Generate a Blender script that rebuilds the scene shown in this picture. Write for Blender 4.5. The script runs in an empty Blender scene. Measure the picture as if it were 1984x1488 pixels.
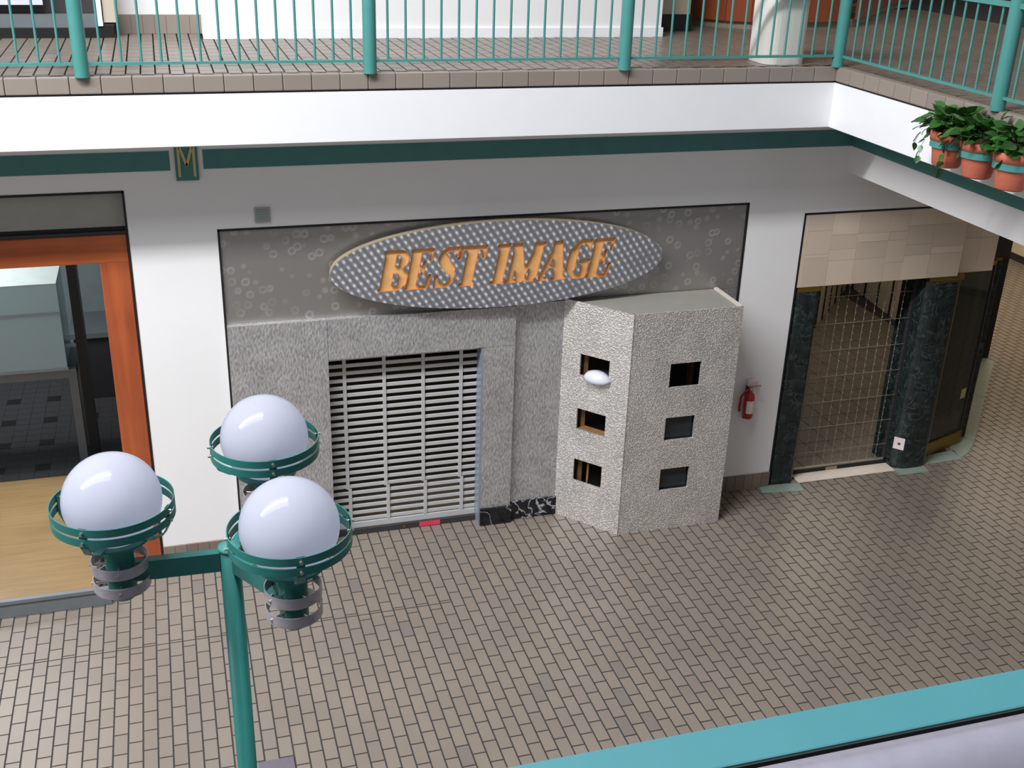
import bpy, bmesh, math, random
import numpy as np
from mathutils import Vector, Matrix
from mathutils.geometry import delaunay_2d_cdt
random.seed(7)
PI = math.pi
SC = bpy.context.scene
COL = SC.collection

# ------------------------------------------------------------------ camera
CAM = Vector((-0.3008, -9.3442, 5.8119))
RT = Vector((0.957307, -0.287468, 0.030422)); UP = Vector((0.089605, 0.395149, 0.914236)); FW = Vector((0.274835, 0.872479, -0.404038))
FPX = 2178.2
cd = bpy.data.cameras.new('camera'); cam = bpy.data.objects.new('camera', cd); COL.objects.link(cam)
m = Matrix((RT, UP, -FW)).transposed().to_4x4(); m.translation = CAM
cam.matrix_world = m
cd.sensor_width = 36; cd.sensor_fit = 'HORIZONTAL'; cd.lens = FPX/1984*36; cd.clip_start = 0.02; cd.clip_end = 200
SC.camera = cam
# ------------------------------------------------------------------ world, exposure
w = bpy.data.worlds.new('sky'); SC.world = w; w.use_nodes = True
w.node_tree.nodes['Background'].inputs[0].default_value = (0.86, 0.91, 1.0, 1)
w.node_tree.nodes['Background'].inputs[1].default_value = 0.33
vs = SC.view_settings
vs.view_transform = 'Standard'; vs.look = 'None'; vs.exposure = 0.0; vs.gamma = 1.0; vs.use_curve_mapping = False
# ------------------------------------------------------------------ large lights
def area(name, loc, target, sx, sy, power, col=(1, 1, 1), rot=None):
    l = bpy.data.lights.new(name, 'AREA'); l.shape = 'RECTANGLE'; l.size = sx; l.size_y = sy; l.energy = power; l.color = col
    o = bpy.data.objects.new(name, l); COL.objects.link(o); o.location = loc
    o.rotation_euler = (Vector(target)-Vector(loc)).to_track_quat('-Z', 'Y').to_euler()
    if rot: o.rotation_euler = rot
    return o
area('skylight', (-7.5, -5.4, 12.0), (0, 0, 0), 15.0, 0.9, 2950, (0.98, 0.98, 1.0), (0.0, -0.001, 0.0))
area('skylight', (-7.5, -5.8, 12.1), (0, 0, 0), 15.0, 3.9, 1500, (0.90, 0.95, 1.0), (0.0, -0.001, 0.0))
area('end_window', (18.0, -4.0, 11.0), (5, -4, 4), 1.2, 1.6, 60, (0.95, 0.97, 1.0))
area('corridor_ceiling_light', (12.0, 5.0, 3.3), (12.0, 5.0, 0), 3.5, 5.0, 130, (1.0, 0.86, 0.66))
area('corridor_ceiling_light', (10.2, -1.6, 3.3), (9.8, -1.0, 0), 2.0, 3.0, 26, (1.0, 0.86, 0.66))
area('upper_ceiling_light', (9.5, 1.0, 8.2), (9.5, 1.0, 4.5), 4.0, 6.0, 70, (1.0, 0.88, 0.72))
area('shop_fill_light', (-3.0, 2.2, 3.45), (-3.0, 2.2, 0), 2.4, 1.6, 110, (0.95, 0.98, 1.0))  # lamp added to brighten the shop interior; no fixture seen
area('salon_fill_light', (2.4, 3.0, 3.0), (2.4, 2.0, 0), 1.5, 1.5, 2, (1.0, 0.9, 0.75))  # faint added lamp behind the shutter, no known fixture
area('boutique_fill_light', (8.2, 3.0, 3.2), (8.2, 3.2, 0.0), 1.6, 1.6, 38, (1.0, 0.88, 0.72))  # added fill for the boutique interior, source not seen

# ------------------------------------------------------------------ materials
def srgb(r, g, b): return tuple(((c/255)/12.92 if c/255 <= 0.04045 else ((c/255+0.055)/1.055)**2.4) for c in (r, g, b))
class NT:
    def __init__(s, name):
        s.m = bpy.data.materials.new(name); s.m.use_nodes = True; s.t = s.m.node_tree; s.b = s.t.nodes['Principled BSDF']
    def n(s, typ, **kw):
        nd = s.t.nodes.new(typ)
        for k, v in kw.items():
            if k.startswith('i_'):
                nd.inputs[int(k[2:]) if k[2:].isdigit() else k[2:].replace('_', ' ')].default_value = v
            else: setattr(nd, k, v)
        return nd
    def l(s, a, b): s.t.links.new(a, b)
    def math(s, op, a, b=None):
        nd = s.n('ShaderNodeMath', operation=op)
        for i, v in enumerate((a, b)):
            if v is None: continue
            if isinstance(v, (int, float)): nd.inputs[i].default_value = v
            else: s.l(v, nd.inputs[i])
        return nd.outputs[0]
    def ramp(s, fac, stops):
        nd = s.n('ShaderNodeValToRGB'); e = nd.color_ramp.elements
        while len(e) < len(stops): e.new(0.5)
        for el, (p, c) in zip(e, stops): el.position = p; el.color = (*c, 1)
        s.l(fac, nd.inputs[0]); return nd.outputs[0]
    def bump(s, h, strength, dist=0.01):
        nd = s.n('ShaderNodeBump'); nd.inputs['Strength'].default_value = strength; nd.inputs['Distance'].default_value = dist
        s.l(h, nd.inputs['Height']); s.l(nd.outputs[0], s.b.inputs['Normal'])
    def set(s, rough=None, metal=None, color=None, spec=None):
        if rough is not None: s.b.inputs['Roughness'].default_value = rough
        if metal is not None: s.b.inputs['Metallic'].default_value = metal
        if spec is not None: s.b.inputs['Specular IOR Level'].default_value = spec
        if color is not None: s.b.inputs['Base Color'].default_value = (*color, 1)
M = {}
def plain(name, rgb, rough=0.5, metal=0, var=0.06, scale=6, bump=0.0, bscale=60, spec=None):
    """painted / plain surface: base colour with slight procedural mottling and fine relief"""
    t = NT(name); c = srgb(*rgb)
    t.set(rough, metal, c, spec)
    tc = t.n('ShaderNodeTexCoord')
    nz = t.n('ShaderNodeTexNoise'); nz.inputs['Scale'].default_value = scale; nz.inputs['Detail'].default_value = 4
    t.l(tc.outputs['Object'], nz.inputs['Vector'])
    col = t.ramp(nz.outputs[0], [(0.3, tuple(x*(1-var) for x in c)), (0.7, tuple(min(1, x*(1+var)) for x in c))])
    t.l(col, t.b.inputs['Base Color'])
    if bump:
        n2 = t.n('ShaderNodeTexNoise'); n2.inputs['Scale'].default_value = bscale; n2.inputs['Detail'].default_value = 3
        t.l(tc.outputs['Object'], n2.inputs['Vector']); t.bump(n2.outputs[0], bump, 0.004)
    M[name] = t.m; return t
plain('white_paint', (236, 234, 233), 0.6, var=0.012, scale=1.5, bump=0.08, bscale=90)
plain('white_paint_gloss', (238, 238, 240), 0.35, var=0.01)
plain('cream_wall', (226, 214, 190), 0.7, var=0.03)
plain('beige_wall', (190, 178, 160), 0.7, var=0.03)
plain('dark_green_band', (66, 122, 118), 0.55, var=0.06, bump=0.1)
plain('teal_paint', (36, 104, 98), 0.32, var=0.04, scale=9)
plain('rail_teal', (72, 138, 132), 0.38, var=0.04, scale=9)
plain('near_teal', (52, 106, 112), 0.42, var=0.02, scale=12, bump=0.05)
plain('black_gap', (20, 20, 22), 0.6)
plain('grout', (50, 47, 48), 0.9, var=0.15, scale=40)
plain('dark_metal', (62, 60, 62), 0.4, metal=0.2)
plain('grey_frame', (112, 118, 122), 0.4, metal=0.2)
plain('grey_panel', (165, 164, 156), 0.6, var=0.05)
plain('interior_grey', (150, 162, 164), 0.8)
plain('interior_dark', (44, 42, 40), 0.85)
plain('interior_brown', (92, 84, 70), 0.8)
plain('shutter_grey', (200, 200, 200), 0.4, metal=0.25, var=0.05)
plain('pale_blue_metal', (150, 156, 168), 0.35, metal=0.3)
plain('red_sticker', (226, 62, 88), 0.5)
plain('red_paint', (178, 30, 28), 0.3)
plain('white_label', (232, 214, 210), 0.5)
plain('tan_edge', (150, 136, 112), 0.6)
plain('kiosk_top', (150, 148, 138), 0.5, metal=0.1, var=0.05)
plain('pale_ledge', (205, 196, 184), 0.6)
plain('stud_wood', (140, 102, 62), 0.7, var=0.15, scale=20)
plain('orange_backing', (226, 172, 108), 0.55, var=0.1, scale=9)
plain('orange_side', (184, 120, 62), 0.6, var=0.08)
plain('gold_letter', (196, 182, 126), 0.5, metal=0.2)
plain('brass', (150, 116, 52), 0.35, metal=0.8, var=0.1)
plain('grille_wire', (158, 150, 138), 0.45, metal=0.4)
plain('green_border_tile', (134, 150, 140), 0.5, var=0.06, scale=12)
plain('threshold_tile', (226, 212, 198), 0.4, var=0.04)
plain('black_base', (26, 26, 24), 0.4)
plain('terracotta', (190, 104, 78), 0.8, var=0.1, scale=14, bump=0.1)
plain('soil', (50, 36, 26), 0.95, var=0.3, scale=60)
plain('dark_pane', (38, 42, 46), 0.3)
plain('black_plastic', (22, 22, 22), 0.4)
plain('floor_plate', (96, 92, 100), 0.5, var=0.05, scale=30)
plain('shop_tile', (74, 72, 74), 0.45, var=0.1, scale=14)
plain('shop_tile_dark', (30, 28, 28), 0.45)
plain('boutique_tile', (104, 96, 84), 0.5, var=0.08, scale=10)
plain('salon_floor', (150, 134, 112), 0.6, var=0.08, scale=10)
plain('upper_brown_floor', (128, 104, 84), 0.3, var=0.08, scale=3)
plain('case_top', (168, 176, 175), 0.5)
plain('cloth_white', (224, 220, 212), 0.8, var=0.02)
plain('white_plastic', (205, 205, 216), 0.4)
plain('chrome_dull', (176, 170, 176), 0.3, metal=0.45, var=0.12, scale=18)
plain('bolt_metal', (205, 200, 195), 0.25, metal=0.9)
plain('silver_tube', (200, 196, 212), 0.32, metal=0.85, var=0.05, scale=80)
plain('leaf_stem', (70, 96, 40), 0.6)
t = NT('globe_acrylic'); t.set(0.6, 0, (0.47, 0.48, 0.55), 0.0); t.b.inputs['Coat Weight'].default_value = 1.0; t.b.inputs['Coat Roughness'].default_value = 0.05
tc = t.n('ShaderNodeTexCoord'); nz = t.n('ShaderNodeTexVoronoi'); nz.inputs['Scale'].default_value = 16; t.l(tc.outputs['Object'], nz.inputs['Vector'])
t.l(t.ramp(nz.outputs['Distance'], [(0.02, (0.42, 0.33, 0.28)), (0.05, (0.47, 0.48, 0.55))]), t.b.inputs['Base Color'])
tl = t.n('ShaderNodeBsdfTranslucent'); tl.inputs[0].default_value = (0.80, 0.81, 0.90, 1); mx = t.n('ShaderNodeMixShader'); mx.inputs[0].default_value = 0.58
t.l(t.b.outputs[0], mx.inputs[1]); t.l(tl.outputs[0], mx.inputs[2]); t.l(mx.outputs[0], t.t.nodes['Material Output'].inputs[0])
M['globe_acrylic'] = t.m
# glass
t = NT('case_glass'); t.set(0.02, 0, (0.75, 0.9, 0.88)); t.b.inputs['Alpha'].default_value = 0.5; M['case_glass'] = t.m
t.set(0.15, 0, (0.50, 0.66, 0.70)); t.b.inputs['Alpha'].default_value = 0.72
t = NT('door_glass'); t.set(0.03, 0, (0.05, 0.06, 0.05)); t.b.inputs['Alpha'].default_value = 0.55; M['door_glass'] = t.m
# wood
def wood(name, c1, c2, axis='X', sc=3, rough=0.35):
    t = NT(name); t.set(rough)
    tc = t.n('ShaderNodeTexCoord'); mp = t.n('ShaderNodeMapping'); t.l(tc.outputs['Object'], mp.inputs[0])
    mp.inputs['Scale'].default_value = {'X': (0.5*sc, 9*sc, 9*sc), 'Z': (9*sc, 9*sc, 0.5*sc), 'Y': (9*sc, 0.5*sc, 9*sc)}[axis]
    nz = t.n('ShaderNodeTexNoise'); nz.inputs['Scale'].default_value = 1; nz.inputs['Detail'].default_value = 6; t.l(mp.outputs[0], nz.inputs['Vector'])
    n2 = t.n('ShaderNodeTexNoise'); n2.inputs['Scale'].default_value = 1.6; t.l(tc.outputs['Object'], n2.inputs['Vector'])
    f = t.math('ADD', t.math('MULTIPLY', nz.outputs[0], 0.6), t.math('MULTIPLY', n2.outputs[0], 0.4))
    t.l(t.ramp(f, [(0.35, srgb(*c1)), (0.65, srgb(*c2))]), t.b.inputs['Base Color']); M[name] = t.m
wood('cherry_wood_vertical', (140, 66, 36), (178, 92, 52), 'Z', 1.5)
wood('cherry_wood', (142, 66, 32), (186, 98, 50), 'X', 1.5)
wood('bamboo_board', (120, 97, 64), (138, 113, 77), 'X', 5)
wood('counter_wood', (130, 62, 36), (160, 84, 50), 'Z', 1)
# embossed metals
def metal(name, base, kind, rough=0.42, met=0.75):
    t = NT(name); t.set(rough, met)
    tc = t.n('ShaderNodeTexCoord'); c = srgb(*base)
    if kind == 'rings':        # engine-turned swirl marks
        v = t.n('ShaderNodeTexVoronoi'); v.inputs['Scale'].default_value = 9.5; v.inputs['Randomness'].default_value = 0.75
        t.l(tc.outputs['Object'], v.inputs['Vector'])
        r = t.ramp(v.outputs['Distance'], [(0.10, (0, 0, 0)), (0.22, (0.6,)*3), (0.27, (1, 1, 1)), (0.32, (0.6,)*3), (0.42, (0, 0, 0))])
        nz = t.n('ShaderNodeTexNoise'); nz.inputs['Scale'].default_value = 3; t.l(tc.outputs['Object'], nz.inputs['Vector'])
        f = t.math('MULTIPLY', r, t.ramp(nz.outputs[0], [(0.35, (0.25,)*3), (0.55, (1, 1, 1))]))
        mx = t.n('ShaderNodeMix', data_type='RGBA'); t.l(f, mx.inputs[0]); mx.inputs[6].default_value = (*c, 1); mx.inputs[7].default_value = (*[min(1, x*1.42) for x in c], 1)
        t.l(mx.outputs[2], t.b.inputs['Base Color']); t.bump(f, 0.5, 0.004)
    elif kind == 'hammered':
        mp = t.n('ShaderNodeMapping'); mp.inputs['Rotation'].default_value = (0, 0.6, 0); mp.inputs['Scale'].default_value = (60, 60, 24)
        t.l(tc.outputs['Object'], mp.inputs[0])
        nz = t.n('ShaderNodeTexNoise'); nz.inputs['Scale'].default_value = 1; nz.inputs['Detail'].default_value = 3; t.l(mp.outputs[0], nz.inputs['Vector'])
        n2 = t.n('ShaderNodeTexNoise'); n2.inputs['Scale'].default_value = 5; n2.inputs['Detail'].default_value = 3; t.l(tc.outputs['Object'], n2.inputs['Vector'])
        f = t.math('ADD', t.math('MULTIPLY', nz.outputs[0], 0.75), t.math('MULTIPLY', n2.outputs[0], 0.25))
        t.l(t.ramp(f, [(0.38, tuple(x*0.72 for x in c)), (0.62, tuple(min(1, x*1.3) for x in c))]), t.b.inputs['Base Color'])
        t.bump(nz.outputs[0], 0.9, 0.008)
    elif kind == 'stucco':     # kiosk skin: dense embossed dimples
        v = t.n('ShaderNodeTexVoronoi'); v.inputs['Scale'].default_value = 72; t.l(tc.outputs['Object'], v.inputs['Vector'])
        n2 = t.n('ShaderNodeTexNoise'); n2.inputs['Scale'].default_value = 4; n2.inputs['Detail'].default_value = 4; t.l(tc.outputs['Object'], n2.inputs['Vector'])
        f = t.math('ADD', t.math('MULTIPLY', v.outputs['Distance'], 0.8), t.math('MULTIPLY', n2.outputs[0], 0.35))
        t.l(t.ramp(f, [(0.35, tuple(x*0.66 for x in c)), (0.8, tuple(min(1, x*1.4) for x in c))]), t.b.inputs['Base Color'])
        t.bump(v.outputs['Distance'], 0.85, 0.0065)
    elif kind == 'quilt':      # sign face: diagonal rows of pressed diamonds
        mp = t.n('ShaderNodeMapping'); mp.vector_type = 'POINT'; mp.inputs['Rotation'].default_value = (0, 0.62, 0)
        t.l(tc.outputs['Object'], mp.inputs[0]); sp = t.n('ShaderNodeSeparateXYZ'); t.l(mp.outputs[0], sp.inputs[0])
        row = t.math('MULTIPLY', sp.outputs[0], 2*PI/0.058); k_ = t.math('FLOOR', t.math('DIVIDE', row, 2*PI))
        a_ = t.math('ADD', t.math('MULTIPLY', t.math('SINE', row), 0.5), 0.5)
        b_ = t.math('ADD', t.math('MULTIPLY', t.math('SINE', t.math('ADD', t.math('MULTIPLY', sp.outputs[2], 2*PI/0.062), t.math('MULTIPLY', k_, 2.2))), 0.28), 0.72)
        nz = t.n('ShaderNodeTexNoise'); nz.inputs['Scale'].default_value = 5; nz.inputs['Detail'].default_value = 3; t.l(tc.outputs['Object'], nz.inputs['Vector'])
        d = t.math('MULTIPLY', t.math('MULTIPLY', a_, b_), t.math('ADD', nz.outputs[0], 0.5))
        t.l(t.ramp(d, [(0.2, tuple(x*0.55 for x in c)), (0.55, c), (0.95, tuple(min(1, x*1.9) for x in c))]), t.b.inputs['Base Color'])
        t.bump(d, 0.7, 0.012)
    M[name] = t.m
metal('swirl_metal', (164, 160, 156), 'rings', 0.4, 0.7)
metal('hammered_metal', (190, 188, 187), 'hammered', 0.45, 0.6)
metal('kiosk_metal', (218, 213, 208), 'stucco', 0.38, 0.6)
metal('sign_metal', (176, 176, 180), 'quilt', 0.34, 0.45)
# marble
def marble(name, base, vein, scale=3.0, amt=0.08, rough=0.2):
    t = NT(name); t.set(rough)
    tc = t.n('ShaderNodeTexCoord'); oi = t.n('ShaderNodeObjectInfo')
    ad = t.n('ShaderNodeVectorMath', operation='ADD'); t.l(tc.outputs['Object'], ad.inputs[0]); t.l(oi.outputs['Random'], ad.inputs[1])
    n1 = t.n('ShaderNodeTexNoise'); n1.inputs['Scale'].default_value = scale; n1.inputs['Detail'].default_value = 8; n1.inputs['Distortion'].default_value = 1.2
    t.l(ad.outputs[0], n1.inputs['Vector'])
    a = t.math('ABSOLUTE', t.math('SUBTRACT', n1.outputs[0], 0.5))
    n2 = t.n('ShaderNodeTexNoise'); n2.inputs['Scale'].default_value = scale*2; t.l(ad.outputs[0], n2.inputs['Vector'])
    b = t.ramp(n2.outputs[0], [(0.3, tuple(x*0.6 for x in srgb(*base))), (0.7, tuple(x*1.6 for x in srgb(*base)))])
    k = t.ramp(a, [(0.0, (1, 1, 1)), (amt, (0, 0, 0))])
    mx = t.n('ShaderNodeMix', data_type='RGBA'); t.l(k, mx.inputs[0]); t.l(b, mx.inputs[6]); mx.inputs[7].default_value = (*srgb(*vein), 1)
    t.l(mx.outputs[2], t.b.inputs['Base Color']); M[name] = t.m
marble('black_marble', (24, 24, 28), (190, 192, 198), 3.2, 0.018, 0.15)
marble('green_marble', (32, 40, 40), (66, 80, 80), 5.0, 0.02, 0.16)
# tiles: colour per tile worked out from the tile grid itself
A = 0.1045; B = 0.2148; X0 = -1.798; PH = -0.576
def tile_mat(name, base, var, tint):
    t = NT(name); t.set(0.34); t.b.inputs['Specular IOR Level'].default_value = 0.45
    g = t.n('ShaderNodeNewGeometry'); sp = t.n('ShaderNodeSeparateXYZ'); t.l(g.outputs['Position'], sp.inputs[0])
    i = t.math('FLOOR', t.math('DIVIDE', t.math('SUBTRACT', sp.outputs[0], X0), A))
    par = t.math('ABSOLUTE', t.math('MODULO', t.math('ADD', i, 1.0), 2.0))
    j = t.math('FLOOR', t.math('SUBTRACT', t.math('DIVIDE', t.math('SUBTRACT', sp.outputs[1], PH), B), t.math('MULTIPLY', par, 0.5)))
    cb = t.n('ShaderNodeCombineXYZ'); t.l(i, cb.inputs[0]); t.l(j, cb.inputs[1])
    wn = t.n('ShaderNodeTexWhiteNoise', noise_dimensions='2D'); t.l(cb.outputs[0], wn.inputs['Vector'])
    c = srgb(*base)
    r = t.ramp(wn.outputs['Value'], [(0.0, tuple(x*(1-var) for x in c)), (0.5, c), (0.97, tuple(x*(1+var) for x in c)), (0.985, srgb(*tint))])
    hs = t.n('ShaderNodeMix', data_type='RGBA', blend_type='MULTIPLY'); hs.inputs[0].default_value = 1
    nz = t.n('ShaderNodeTexNoise'); nz.inputs['Scale'].default_value = 1.1; nz.inputs['Detail'].default_value = 3; t.l(g.outputs['Position'], nz.inputs['Vector'])
    t.l(r, hs.inputs[6]); t.l(t.ramp(nz.outputs[0], [(0.35, (0.93, 0.93, 0.94)), (0.65, (1.05, 1.04, 1.02))]), hs.inputs[7])
    t.l(hs.outputs[2], t.b.inputs['Base Color'])
    n3 = t.n('ShaderNodeTexNoise'); n3.inputs['Scale'].default_value = 90; t.l(g.outputs['Position'], n3.inputs['Vector']); t.bump(n3.outputs[0], 0.12, 0.002)
    M[name] = t.m
tile_mat('floor_tile', (125, 115, 105), 0.05, (115, 107, 101))
def rand_mat(name, base, var, rough=0.45, scale=20):
    t = NT(name); t.set(rough); oi = t.n('ShaderNodeObjectInfo'); c = srgb(*base)
    tc = t.n('ShaderNodeTexCoord'); nz = t.n('ShaderNodeTexNoise'); nz.inputs['Scale'].default_value = scale; t.l(tc.outputs['Object'], nz.inputs['Vector'])
    f = t.math('ADD', t.math('MULTIPLY', oi.outputs['Random'], 0.8), t.math('MULTIPLY', nz.outputs[0], 0.2))
    t.l(t.ramp(f, [(0.1, tuple(x*(1-var) for x in c)), (0.9, tuple(min(1, x*(1+var)) for x in c))]), t.b.inputs['Base Color'])
    M[name] = t.m
rand_mat('curb_tile', (140, 129, 119), 0.06)
rand_mat('base_tile', (128, 112, 100), 0.14)
rand_mat('travertine', (210, 193, 174), 0.10, 0.6)
rand_mat('ivy_leaf', (46, 88, 34), 0.5, 0.35, 30)

# ------------------------------------------------------------------ mesh helpers
class MB:
    def __init__(s): s.v = []; s.f = []; s.sm = []
    def add(s, vs, fs, smooth=False):
        o = len(s.v); s.v += [tuple(x) for x in vs]; s.f += [tuple(i+o for i in f) for f in fs]; s.sm += [smooth]*len(fs); return s
    def box(s, x0, x1, y0, y1, z0, z1, bev=0.0):
        if bev <= 0:
            v = [(x0, y0, z0), (x1, y0, z0), (x1, y1, z0), (x0, y1, z0), (x0, y0, z1), (x1, y0, z1), (x1, y1, z1), (x0, y1, z1)]
            return s.add(v, [(3, 2, 1, 0), (4, 5, 6, 7), (0, 1, 5, 4), (1, 2, 6, 5), (2, 3, 7, 6), (3, 0, 4, 7)])
        b = bmesh.new(); r = bmesh.ops.create_cube(b, size=1)
        for q in b.verts: q.co = Vector((x0 if q.co.x < 0 else x1, y0 if q.co.y < 0 else y1, z0 if q.co.z < 0 else z1))
        bmesh.ops.bevel(b, geom=list(b.edges), offset=bev, segments=2, affect='EDGES', profile=0.6)
        b.verts.index_update(); s.add([q.co for q in b.verts], [[q.index for q in f.verts] for f in b.faces]); b.free(); return s
    def prism(s, pts, z0, z1):
        n = len(pts)
        v = [(x, y, z0) for x, y in pts]+[(x, y, z1) for x, y in pts]
        return s.add(v, [tuple(range(n))[::-1], tuple(range(n, 2*n))]+[(i, (i+1) % n, n+(i+1) % n, n+i) for i in range(n)])
    def rod(s, a, b, r, n=8, r2=None, cap=True, smooth=True):
        a = Vector(a); b = Vector(b); d = (b-a).normalized(); r2 = r if r2 is None else r2
        u = d.orthogonal().normalized(); w_ = d.cross(u)
        ring = lambda c, q: [c+(u*math.cos(2*PI*i/n)+w_*math.sin(2*PI*i/n))*q for i in range(n)]
        s.add(ring(a, r)+ring(b, r2), [(i, (i+1) % n, n+(i+1) % n, n+i) for i in range(n)], smooth)
        if cap: s.add(ring(a, r)+ring(b, r2), [tuple(range(n))[::-1], tuple(range(n, 2*n))])
        return s
    def band(s, r, t_, z0, z1, c, n=64):
        for pr in ([(r, z0), (r, z1)], [(r, z1), (r-t_, z1)], [(r-t_, z1), (r-t_, z0)], [(r-t_, z0), (r, z0)]): s.lathe(pr, c, n, True)
        return s
    def lathe(s, prof, c=(0, 0, 0), n=32, smooth=True, a0=0.0, a1=2*PI):
        full = abs(a1-a0-2*PI) < 1e-6; k = n if full else n+1; vs = []
        for r, z in prof:
            for i in range(k):
                t_ = a0+(a1-a0)*i/n; vs.append((c[0]+r*math.cos(t_), c[1]+r*math.sin(t_), c[2]+z))
        fs = []
        for j in range(len(prof)-1):
            for i in range(n):
                i2 = (i+1) % k; fs.append((j*k+i, j*k+i2, (j+1)*k+i2, (j+1)*k+i))
        return s.add(vs, fs, smooth)
    def tube(s, pts, r, n=6):
        pts = [Vector(p) for p in pts]; vs = []; fs = []
        for i, p in enumerate(pts):
            d = (pts[min(i+1, len(pts)-1)]-pts[max(i-1, 0)]).normalized(); u = d.cross(Vector((0.3, 0.2, 1))).normalized(); w_ = d.cross(u)
            rr = r[i] if isinstance(r, (list, tuple)) else r
            vs += [p+(u*math.cos(2*PI*k/n)+w_*math.sin(2*PI*k/n))*rr for k in range(n)]
        for i in range(len(pts)-1):
            for k in range(n): fs.append((i*n+k, i*n+(k+1) % n, (i+1)*n+(k+1) % n, (i+1)*n+k))
        fs += [tuple(range(n))[::-1], tuple(range(len(vs)-n, len(vs)))]
        return s.add(vs, fs, True)
    def mesh(s, name, mat):
        me = bpy.data.meshes.new(name); me.from_pydata(s.v, [], s.f)
        me.polygons.foreach_set('use_smooth', s.sm); me.materials.append(M[mat])
        b = bmesh.new(); b.from_mesh(me); bmesh.ops.recalc_face_normals(b, faces=b.faces); b.to_mesh(me); b.free(); me.update(); return me
    def build(s, name, mat, parent=None, kind=None, label=None, cat=None, group=None):
        o = bpy.data.objects.new(name, s.mesh(name, mat)); COL.objects.link(o)
        if parent: attach(o, parent)
        tag(o, label, cat, group, kind); return o
def attach(o, parent):
    o.parent = parent
    o.matrix_parent_inverse = Matrix.Translation(-world_loc(parent))
def world_loc(o):
    l = Vector(o.location)
    return l if not o.parent else Vector(o.get('_w', (0, 0, 0)))
def tag(o, label=None, cat=None, group=None, kind=None):
    if label: o['label'] = label
    if cat: o['category'] = cat
    if group: o['group'] = group
    if kind: o['kind'] = kind
    return o
def thing(name, loc, label, cat, group=None):
    """Empty at the base of a thing; parts are meshed in world coordinates and keep them"""
    o = bpy.data.objects.new(name, None); COL.objects.link(o); o.location = loc; o.empty_display_size = 0.1
    return tag(o, label, cat, group)
def inst(me, name, loc, parent=None, rot=None, scale=None):
    o = bpy.data.objects.new(name, me); COL.objects.link(o)
    if parent: attach(o, parent)
    o.location = loc
    if rot: o.rotation_euler = rot
    if scale: o.scale = scale
    return o
def box(name, mat, x0, x1, y0, y1, z0, z1, parent=None, bev=0.0, **k): return MB().box(x0, x1, y0, y1, z0, z1, bev).build(name, mat, parent, **k)
def proj(p):
    d = Vector(p)-CAM; z = d.dot(FW)
    return (992+FPX*d.dot(RT)/z, 744-FPX*d.dot(UP)/z, z)

# ================================================================== SETTING
ZU = 4.48; ZS = 3.965; YF = -0.6; XR = 5.30; XG = 5.966; ZB = 3.40
# ---- lower floor: grout bed with tiles
floor = box('floor', 'grout', -7, 17, -12, 10, -0.15, -0.004, kind='structure')
def tile_cells(x0, x1, y0, y1, skip=lambda x, y: False, cut=None):
    out = []; g = 0.0062
    for i in range(int(math.floor((x0-X0)/A)), int(math.ceil((x1-X0)/A))):
        xa = X0+i*A; off = B/2 if (i % 2 == 0) else 0.0
        for j in range(int(math.floor((y0-PH-off)/B)), int(math.ceil((y1-PH-off)/B))+1):
            ya = PH+off+j*B; yb = ya+B
            if xa+A/2 > x1 or xa+A/2 < x0 or ya+B/2 > y1 or ya+B/2 < y0 or skip(xa+A/2, ya+B/2): continue
            segs = [(ya, yb)]
            if cut is not None and ya+0.03 < cut < yb-0.03 and xa < 1.7: segs = [(ya, cut), (cut, yb)]
            for a_, b_ in segs: out.append((xa+g, xa+A-g, a_+g, b_-g))
    return out
def tile_field(parent, cells, z, zt, n_single):
    def vis(c):
        u, v, d = proj(((c[0]+c[1])/2, (c[2]+c[3])/2, z))
        ok = d > 0 and 0 < u < 1984 and 0 < v < 1488
        return (0 if ok else 1, d)
    cells = sorted(cells, key=vis); full = None; k = 0; rest = MB()
    for c in cells:
        is_full = abs((c[3]-c[2])-(B-0.0124)) < 1e-4
        if k < n_single and is_full:
            if full is None: full = MB().box(0, A-0.0124, 0, B-0.0124, -zt, 0).mesh('tile', 'floor_tile')
            inst(full, 'tile', (c[0], c[2], z), parent); k += 1
        else:
            x0, x1, y0, y1 = c
            rest.add([(x0, y0, z-zt), (x1, y0, z-zt), (x1, y1, z-zt), (x0, y1, z-zt), (x0, y0, z), (x1, y0, z), (x1, y1, z), (x0, y1, z)],
                     [(4, 5, 6, 7), (0, 1, 5, 4), (1, 2, 6, 5), (2, 3, 7, 6), (3, 0, 4, 7)])
    rest.build('tile_field', 'floor_tile', parent, kind='stuff')
def skip_floor(x, y):
    if y > 0.125 and x < 8.0: return True
    if y > 0.5 and x < 8.48+(y-0.5)*0.88: return True
    return False
cells = tile_cells(-4.6, 16, -6.5, 9, skip_floor, cut=-1.252)
tile_field(floor, cells, 0.0, 0.02, 300)

# ---- back wall in pieces round the shop openings
wb = MB()
wb.box(-7, -0.666, 0, 0.16, 3.498, ZS); wb.box(-0.666, 0.037, 0, 0.16, 0, ZS); wb.box(0.037, 4.947, 0, 0.16, 3.141, ZS)
wb.box(4.947, 5.562, 0, 0.16, 0, ZS); wb.box(5.562, 8.46, 0, 0.16, 3.008, ZS); wb.box(-7, -5.8, 0, 0.16, 0, 3.498)
wall_back = wb.build('wall_back', 'white_paint', kind='structure')
bb = bpy.data.objects.new('baseboard_back', None); COL.objects.link(bb); bb.location = (0, 0, 0); tag(bb, kind='structure')
bt = MB().box(0.003, A-0.003, -0.018, -0.001, 0.0, 0.176, 0.003).mesh('brick', 'base_tile')
for xs, n in ((-0.664, 6), (4.95, 6)):
    for k in range(n): inst(bt, 'brick', (xs+k*0.1023, 0, 0), bb)
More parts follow.
